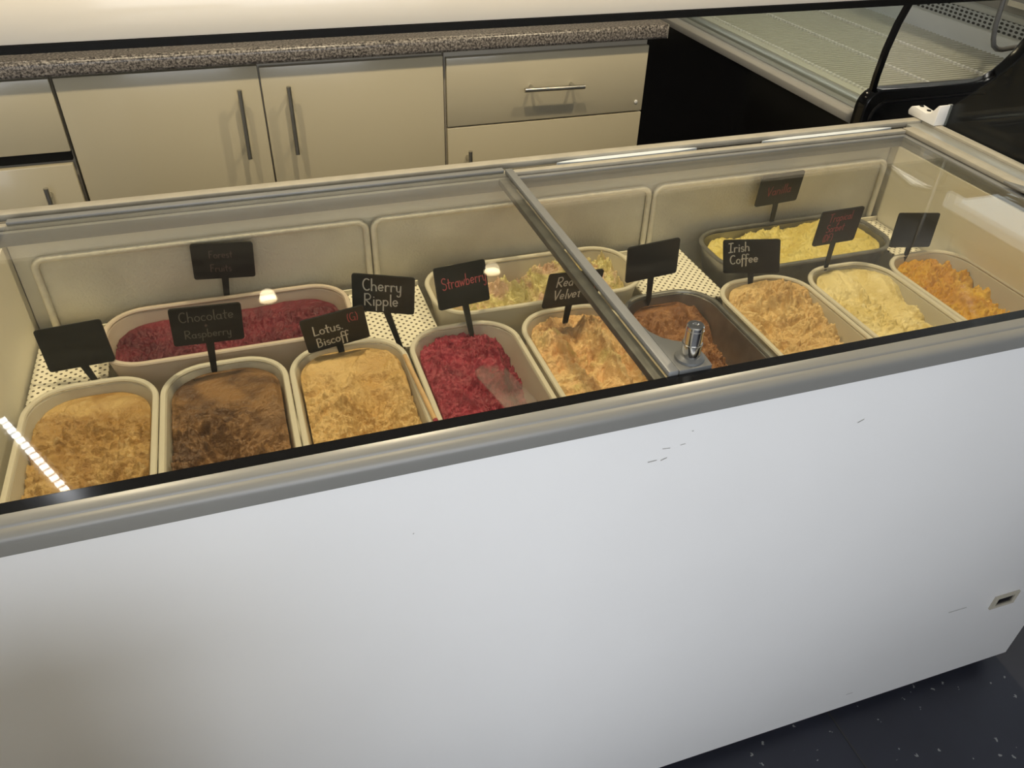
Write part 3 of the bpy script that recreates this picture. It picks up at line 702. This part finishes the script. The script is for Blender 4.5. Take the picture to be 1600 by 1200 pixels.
front_tubs = [
 # cx, key, material, tub label, ice label, kwargs
 (-1.538, 'honey', P_, 'translucent plastic tub at the left end of the front row', 'golden caramel coloured ice cream in the leftmost front tub',
   dict(seed=1, rough=0.010, level=-0.014, smooth_back=0.12, scoops=((0.2, -0.2, 0.05, 0.12, 0.02, 0.2),))),
 (-1.370, 'chocolate', P_, 'translucent plastic tub holding brown chocolate ice cream', 'brown chocolate ice cream with a smooth back edge and ragged scooped front',
   dict(seed=2, rough=0.0125, level=-0.008, smooth_back=0.22, scoops=((0.35, 0.1, 0.032, 0.10, 0.022, -0.9), (-0.2, -0.35, 0.05, 0.09, 0.020, 0.2)))),
 (-1.202, 'biscuit', P_, 'translucent plastic tub holding biscuit coloured ice cream', 'tan biscuit ice cream with a deep scooped hollow on its right',
   dict(seed=3, rough=0.0135, level=-0.007, smooth_back=0.24, scoops=((0.3, 0.05, 0.042, 0.12, 0.030, -0.2), (-0.3, -0.4, 0.04, 0.1, 0.012, 0.2)), mounds=((0.75, 0.45, 0.03, 0.05, 0.010),))),
 (-1.032, 'berry', P_, 'translucent plastic tub smeared pink, holding crimson strawberry ice cream', 'crimson strawberry ice cream with ragged ridges in the front row',
   dict(seed=4, rough=0.0115, level=-0.006, smooth_back=0.0, scoops=((0.98, -0.15, 0.030, 0.20, 0.050, 0.03), (0.45, -0.2, 0.035, 0.12, 0.012, 0.1), (-0.1, 0.2, 0.03, 0.08, 0.008, 0.3)))),
 (-0.860, 'peach', P_, 'translucent plastic tub with peach and yellow ice cream beside the lid bar', 'peach ice cream with yellow-green edges, shiny scooped middle',
   dict(seed=5, rough=0.0095, level=-0.007, smooth_back=0.0, scoops=((-0.05, 0.35, 0.03, 0.09, 0.024, 0.15), (0.80, -0.2, 0.03, 0.16, 0.024, 0.05)), mounds=((-0.55, 0.62, 0.035, 0.05, 0.014), (0.35, 0.6, 0.03, 0.05, 0.014)))),
 (-0.692, 'cocoa', M['steel_pan'], 'dark metal pan of cocoa-brown ice cream under the lid lock', 'orange-brown cocoa ice cream in the metal front pan',
   dict(seed=6, rough=0.010, level=-0.014, smooth_back=0.08, scoops=((-0.3, 0.35, 0.045, 0.07, 0.022, 0.2), (0.95, -0.1, 0.042, 0.20, 0.05, 0.05)))),
 (-0.517, 'coffee', P_, 'translucent plastic tub heaped with coffee ice cream', 'pale brown coffee ice cream heaped up with a scooped left hollow',
   dict(seed=7, rough=0.013, level=-0.004, smooth_back=0.06, scoops=((-0.3, 0.25, 0.045, 0.08, 0.020, 0.3), (1.1, -0.45, 0.034, 0.17, 0.040, 0.05), (0.5, 0.05, 0.018, 0.10, 0.014, 0.1)), mounds=((0.25, 0.62, 0.04, 0.06, 0.018),))),
 (-0.347, 'lemon', P_, 'translucent plastic tub holding pale yellow tropical sorbet', 'pale creamy yellow sorbet with a smooth folded ridge',
   dict(seed=8, rough=0.008, level=-0.005, smooth_back=0.22, scoops=((0.35, 0.1, 0.045, 0.15, 0.022, 0.15), (1.1, -0.45, 0.026, 0.18, 0.03, 0.05)), mounds=((-0.10, 0.50, 0.009, 0.07, 0.016),))),
 (-0.178, 'mango', P_, 'translucent plastic tub holding bright orange sorbet beside the right wall', 'bright orange mango sorbet at the right end of the front row',
   dict(seed=9, rough=0.012, level=-0.009, smooth_back=0.0, scoops=((0.9, -0.3, 0.035, 0.2, 0.05, 0.05), (0.15, 0.5, 0.03, 0.04, 0.012, 0.1)))),
]
for cx, key, m, tl, il, kw in front_tubs:
    tub(cx, FY, FW, FH, m, tl)
    ice(cx, FY, FW, FH, I[key], il, **kw)
back_tubs = [
 (-1.355, 'raspberry', M['tub_pink'], 'translucent plastic tub turned sideways, stained dark red, in the back row', 'dark red forest fruit ice cream in the sideways back tub',
   dict(seed=11, rough=0.010, level=-0.020, smooth_back=0.15, dirx=True)),
 (-0.870, 'ripple', P_, 'translucent plastic tub turned sideways behind the strawberry, half emptied', 'cream and pink cherry ripple ice cream with green-yellow tones and ragged mounds',
   dict(seed=12, rough=0.012, level=-0.036, smooth_back=0.0, dirx=True, mounds=((0.8, 0.3, 0.04, 0.04, 0.045), (0.2, 0.6, 0.05, 0.03, 0.03), (-0.25, 0.4, 0.03, 0.02, 0.018)), scoops=((-0.3, -0.3, 0.07, 0.035, 0.010, 0.0),))),
 (-0.360, 'vanilla', M['steel_pan'], 'dark metal pan turned sideways at the right of the back row', 'smooth yellow vanilla ice cream in the sideways metal pan',
   dict(seed=13, rough=0.005, level=-0.009, smooth_back=0.0, dirx=True, scoops=((-0.15, 0.1, 0.05, 0.04, 0.014, 0.3), (0.8, 0.2, 0.018, 0.03, 0.02, 0.5)), mounds=((-0.25, 0.7, 0.05, 0.02, 0.014), (0.45, 0.6, 0.05, 0.03, 0.014), (0.0, -0.1, 0.03, 0.05, 0.006)))),
]
for cx, key, m, tl, il, kw in back_tubs:
    tub(cx, BY, BW, BH, m, tl)
    ice(cx, BY, BW, BH, I[key], il, **kw)

# clear spade standing in the strawberry tub, wooden stick between two tubs
sp = empty('ice_cream_spade', (-0.985, 0.14, 0.72), 'clear plastic spade lying in the crimson strawberry ice cream', 'spade')
def spade_loop(z, o):
    pr = arc(0, 0.062, 0.024-o, 0, PI, 12) + [(-0.024+o, -0.03), (-0.010+o*0.5, -0.045), (-0.009+o*0.4, -0.11+o), (0.009-o*0.4, -0.11+o), (0.010-o*0.5, -0.045), (0.024-o, -0.03)]
    return [(x, y, z) for x, y in pr]
bl = MB().rings([spade_loop(0, 0.0006), spade_loop(0.0006, 0), spade_loop(0.0026, 0), spade_loop(0.0032, 0.0006)]).build('spade_blade', M['spade'], sp, smooth=True)
bl.matrix_parent_inverse = Matrix(); bl.location = (-0.020, 0.085, 0.031); bl.rotation_euler = (math.radians(-6), math.radians(4), math.radians(8))
st = MB().tube([(-1.1255, 0.345, 0.7585), (-1.1215, 0.26, 0.7590), (-1.1185, 0.195, 0.7588)], 0.0034, 10).build('wooden_stick', M['wood_stick'], None, smooth=True)
tag(st, 'thin wooden stick lying between the biscuit and strawberry tubs', 'stick')
MB().tube([(-1.1184, 0.1948, 0.7588), (-1.1178, 0.184, 0.7585), (-1.1172, 0.176, 0.758)], 0.0036, 8).build('stained_tip', I['berry'], st, smooth=True)

# ================================================================== FLAVOUR SIGNS WITH HANDWRITING
def A(cx, cy, rx, ry, a0, a1, n=10):
    return [(cx+rx*math.cos(math.radians(a0+(a1-a0)*k/n)), cy+ry*math.sin(math.radians(a0+(a1-a0)*k/n))) for k in range(n+1)]
GL = {  # handwriting strokes: (width, [polylines]); baseline 0, x-height .5, capitals 1
 'C': (.62, [A(.36, .5, .30, .48, 55, 310)]), 'h': (.5, [[(.06, 1), (.05, 0)], [(.05, .3)] + A(.23, .30, .17, .2, 160, 0) + [(.41, 0)]]),
 'e': (.48, [[(.05, .26), (.38, .30)] + A(.22, .28, .18, .24, 5, 320)]), 'r': (.40, [[(.06, .5), (.07, 0)], [(.07, .28)] + A(.24, .30, .16, .19, 160, 45)]),
 'y': (.48, [[(.05, .5), (.08, .2)] + A(.21, .2, .14, .18, 190, 340) + [(.38, .5), (.36, -.2)] + A(.22, -.2, .14, .2, 0, -150)]),
 'R': (.62, [[(.08, 1), (.06, 0)], [(.06, .95)] + A(.28, .74, .24, .25, 90, -90) + [(.14, .48), (.56, 0)]]),
 'i': (.22, [[(.10, .5), (.10, 0)], [(.09, .70), (.12, .73)]]), 'p': (.50, [[(.07, .5), (.05, -.42)], A(.24, .27, .19, .23, 150, -170)]),
 'l': (.22, [[(.10, 1), (.09, .08), (.15, 0)]]), 'L': (.5, [[(.10, 1), (.06, .02), (.46, .06)]]),
 'o': (.48, [A(.23, .26, .19, .24, 90, 450, 14)]), 't': (.38, [[(.18, .85), (.16, .08), (.26, 0)], [(.02, .52), (.36, .56)]]),
 'u': (.48, [[(.06, .5), (.07, .2)] + A(.22, .18, .15, .17, 180, 350) + [(.40, .5), (.40, 0)]]), 's': (.40, [A(.20, .38, .13, .12, 40, 270, 8) + A(.20, .13, .14, .13, 90, -140, 8)]),
 '.': (.2, [[(.06, .02), (.10, .04)]]), 'B': (.56, [[(.08, 1), (.06, 0)], [(.06, .98)] + A(.22, .76, .20, .23, 90, -90) + A(.24, .27, .24, .26, 90, -90) + [(.05, 0)]]),
 'c': (.42, [A(.23, .26, .19, .24, 50, 310)]), 'f': (.36, [A(.26, .85, .14, .15, 20, 180) + [(.12, .0), (.10, -.35)], [(.0, .48), (.32, .52)]]),
 '(': (.26, [A(.30, .45, .22, .6, 120, 240)]), ')': (.26, [A(-.04, .45, .22, .6, 60, -60)]),
 'G': (.56, [A(.30, .5, .26, .48, 55, 330) + [(.54, .42), (.34, .42)], [(.53, .42), (.52, -.05)]]),
 'd': (.50, [A(.21, .25, .17, .23, 30, 390, 12), [(.42, 1), (.40, 0)]]), 'V': (.58, [[(.03, 1), (.26, 0), (.56, 1.02)]]), 'v': (.42, [[(.03, .5), (.19, 0), (.39, .52)]]),
 'S': (.56, [A(.28, .76, .22, .23, 35, 270, 9) + A(.27, .26, .24, .26, 90, -145, 9)]), 'a': (.50, [A(.22, .25, .18, .23, 40, 390, 12), [(.40, .5), (.41, .08), (.47, 0)]]),
 'w': (.62, [[(.03, .5), (.14, .02), (.28, .42), (.40, .02), (.58, .52)]]), 'b': (.50, [[(.07, 1), (.06, 0)], A(.23, .25, .18, .24, 150, -170)]),
 'n': (.50, [[(.06, .5), (.06, 0)], [(.06, .28)] + A(.23, .30, .17, .2, 160, 0) + [(.41, 0)]]), 'I': (.5, [[(.04, .98), (.48, 1)], [(.25, .98), (.21, .02)], [(.02, 0), (.44, .03)]]),
 'T': (.6, [[(.02, .98), (.58, 1.02)], [(.29, .98), (.24, 0)]]), 'D': (.58, [[(.08, 1), (.06, 0)], [(.04, .98)] + A(.14, .49, .38, .49, 90, -90) + [(.04, 0)]]),
 'F': (.52, [[(.08, 1), (.06, 0)], [(.06, .98), (.48, 1)], [(.07, .52), (.38, .54)]]), '+': (.4, [[(.05, .3), (.35, .32)], [(.2, .48), (.19, .14)]]), ' ': (.3, []),
}
def write(mb, text, x, z, size, w, slope=0.0, tight=1.0):
    """pen strokes as thin ribbons lying on the sign face (y = front)"""
    yf = -0.00165
    for ch in text:
        wd, polys = GL[ch]
        for poly in polys:
            pts = [Vector((x+p[0]*size*0.92, 0, z+p[1]*size+slope*(p[0]*size))) for p in poly]
            for a, b in zip(pts[:-1], pts[1:]):
                d = b-a
                if d.length < 1e-6: continue
                d.normalize(); n = Vector((-d.z, 0, d.x))*w; e = d*w*0.5
                q = [a-e-n, b+e-n, b+e+n, a-e+n]
                mb.add([(p.x, yf, p.z) for p in q], [(0, 1, 2, 3)])
        x += wd*size*tight; z += slope*wd*size*tight
    return x
W_, H_ = 0.09, 0.062
signs = {
 'forest': ((-1.351, 0.5877, 0.8156), (-0.015, 0.078, 0.082), 0.055, -0.0016, 'black slate sign with faint writing standing in the dark red ice cream',
    [('Forest', -0.020, 0.006, 0.013, 'ink_faint', 0.0), ('Fruits', -0.020, -0.018, 0.013, 'ink_faint', 0.0)]),
 'choc': ((-1.378, 0.3935, 0.8267), (0.037, 0.128, 0.072), 0.052, 0.0002, 'black slate sign with faint grey writing standing in the brown chocolate ice cream',
    [('Chocolate', -0.034, 0.008, 0.017, 'ink_dim', 0.0), ('+', -0.004, -0.004, 0.012, 'ink_faint', 0.0), ('Raspberry', -0.030, -0.020, 0.014, 'ink_dim', 0.0)]),
 'lotus': ((-1.213, 0.3906, 0.7904), (0.043, 0.16, -0.125), 0.020, 0.0001, 'black slate sign tilted to the left, lettered Lotus Biscoff with a red G',
    [('Lotus.', -0.031, -0.001, 0.0175, 'ink_white', 0.0), ('Biscoff', -0.030, -0.024, 0.0165, 'ink_white', 0.04), ('(G)', 0.019, 0.009, 0.015, 'ink_red', 0.0)]),
 'cherry': ((-1.1363, 0.4237, 0.8161), (-0.315, 0.011, 0.066), 0.061, 0.0255, 'black slate sign lettered Cherry Ripple in white',
    [('Cherry', -0.030, 0.005, 0.020, 'ink_white', 0.02), ('Ripple', -0.028, -0.020, 0.020, 'ink_white', 0.02)]),
 'straw': ((-1.0199, 0.4181, 0.8167), (0.362, -0.42, 0.132), 0.044, 0.0042, 'black slate sign lettered Strawberry in red',
    [('Strawberry', -0.036, -0.003, 0.017, 'ink_red', 0.03)]),
 'velvet': ((-0.8645, 0.365, 0.8147), (0.064, 0.143, 0.089), 0.055, 0.0035, 'black slate sign lettered Red Velvet in white, partly behind the lid bar',
    [('Red', -0.030, 0.007, 0.018, 'ink_white', 0.04), ('Velvet', -0.030, -0.017, 0.018, 'ink_white', 0.04), ('(G)', 0.022, -0.012, 0.015, 'ink_red', 0.0)]),
 'dark': ((-0.7169, 0.3998, 0.8221), (0.028, -0.004, -0.044), 0.043, 0.0004, 'scratched black slate sign without readable writing in the cocoa-brown ice cream', []),
 'irish': ((-0.5298, 0.406, 0.7986), (-0.589, 0.043, -0.184), 0.021, -0.0005, 'black slate sign lettered Irish Coffee in white',
    [('Irish', -0.036, 0.008, 0.017, 'ink_white', 0.10), ('Coffee', -0.034, -0.014, 0.0165, 'ink_white', 0.10)]),
 'vanilla': ((-0.3688, 0.5784, 0.8254), (0.017, 0.113, -0.035), 0.062, 0.0062, 'black slate sign lettered Vanilla in red above the yellow ice cream',
    [('Vanilla', -0.026, -0.012, 0.019, 'ink_red', 0.05)]),
 'tropical': ((-0.3701, 0.406, 0.8321), (0.086, 0.006, 0.035), 0.049, 0.0035, 'black slate sign lettered Tropical Sorbet in dark red',
    [('Tropical', -0.026, 0.010, 0.015, 'ink_red', 0.04), ('Sorbet', -0.026, -0.008, 0.014, 'ink_red', 0.02), ('(DF)', -0.027, -0.025, 0.013, 'ink_red', 0.04)]),
 'orange': ((-0.1934, 0.4127, 0.7984), (-0.013, -0.147, 0.112), 0.016, -0.0005, 'black slate sign with a window glare standing in the orange sorbet', []),
 'left': ((-1.5583, 0.4651, 0.7791), (-0.20, -0.25, -0.146), 0.028, 0.0096, 'black slate sign at the left end with a blue-grey glare', []),
}
for key, (loc, (yw, pt, rl), sl, so, label, lines) in signs.items():
    t = empty('flavour_sign', loc, label, 'sign', 'slate flavour signs')
    t.rotation_euler = (Matrix.Rotation(yw, 3, 'Z') @ Matrix.Rotation(pt, 3, 'X') @ Matrix.Rotation(rl, 3, 'Y')).to_euler('XYZ')
    def loc_build(mb, name, m, **k):
        o = mb.build(name, m, None, **k); o.parent = t; return o
    loc_build(MB().prism_y(rrect(W_, H_, 0.004, 5), -0.0014, 0.0014), 'board', M['slate'])
    sw = 0.0052
    loc_build(MB().prism_y([(so*0.2-sw, -H_/2+0.0002), (so*0.2+sw, -H_/2+0.0002), (so+sw*0.75, -H_/2-sl), (so, -H_/2-sl-0.012), (so-sw*0.75, -H_/2-sl)], -0.0012, 0.0012), 'stem', M['slate'])
    inks = {}
    for (tx, x, z, size, ink, slope) in lines:
        write(inks.setdefault(ink, MB()), tx, x, z, size, 0.00095 if ink == 'ink_white' else 0.0007, slope)
    for ink, mb in inks.items():
        loc_build(mb, 'lettering', M[ink])
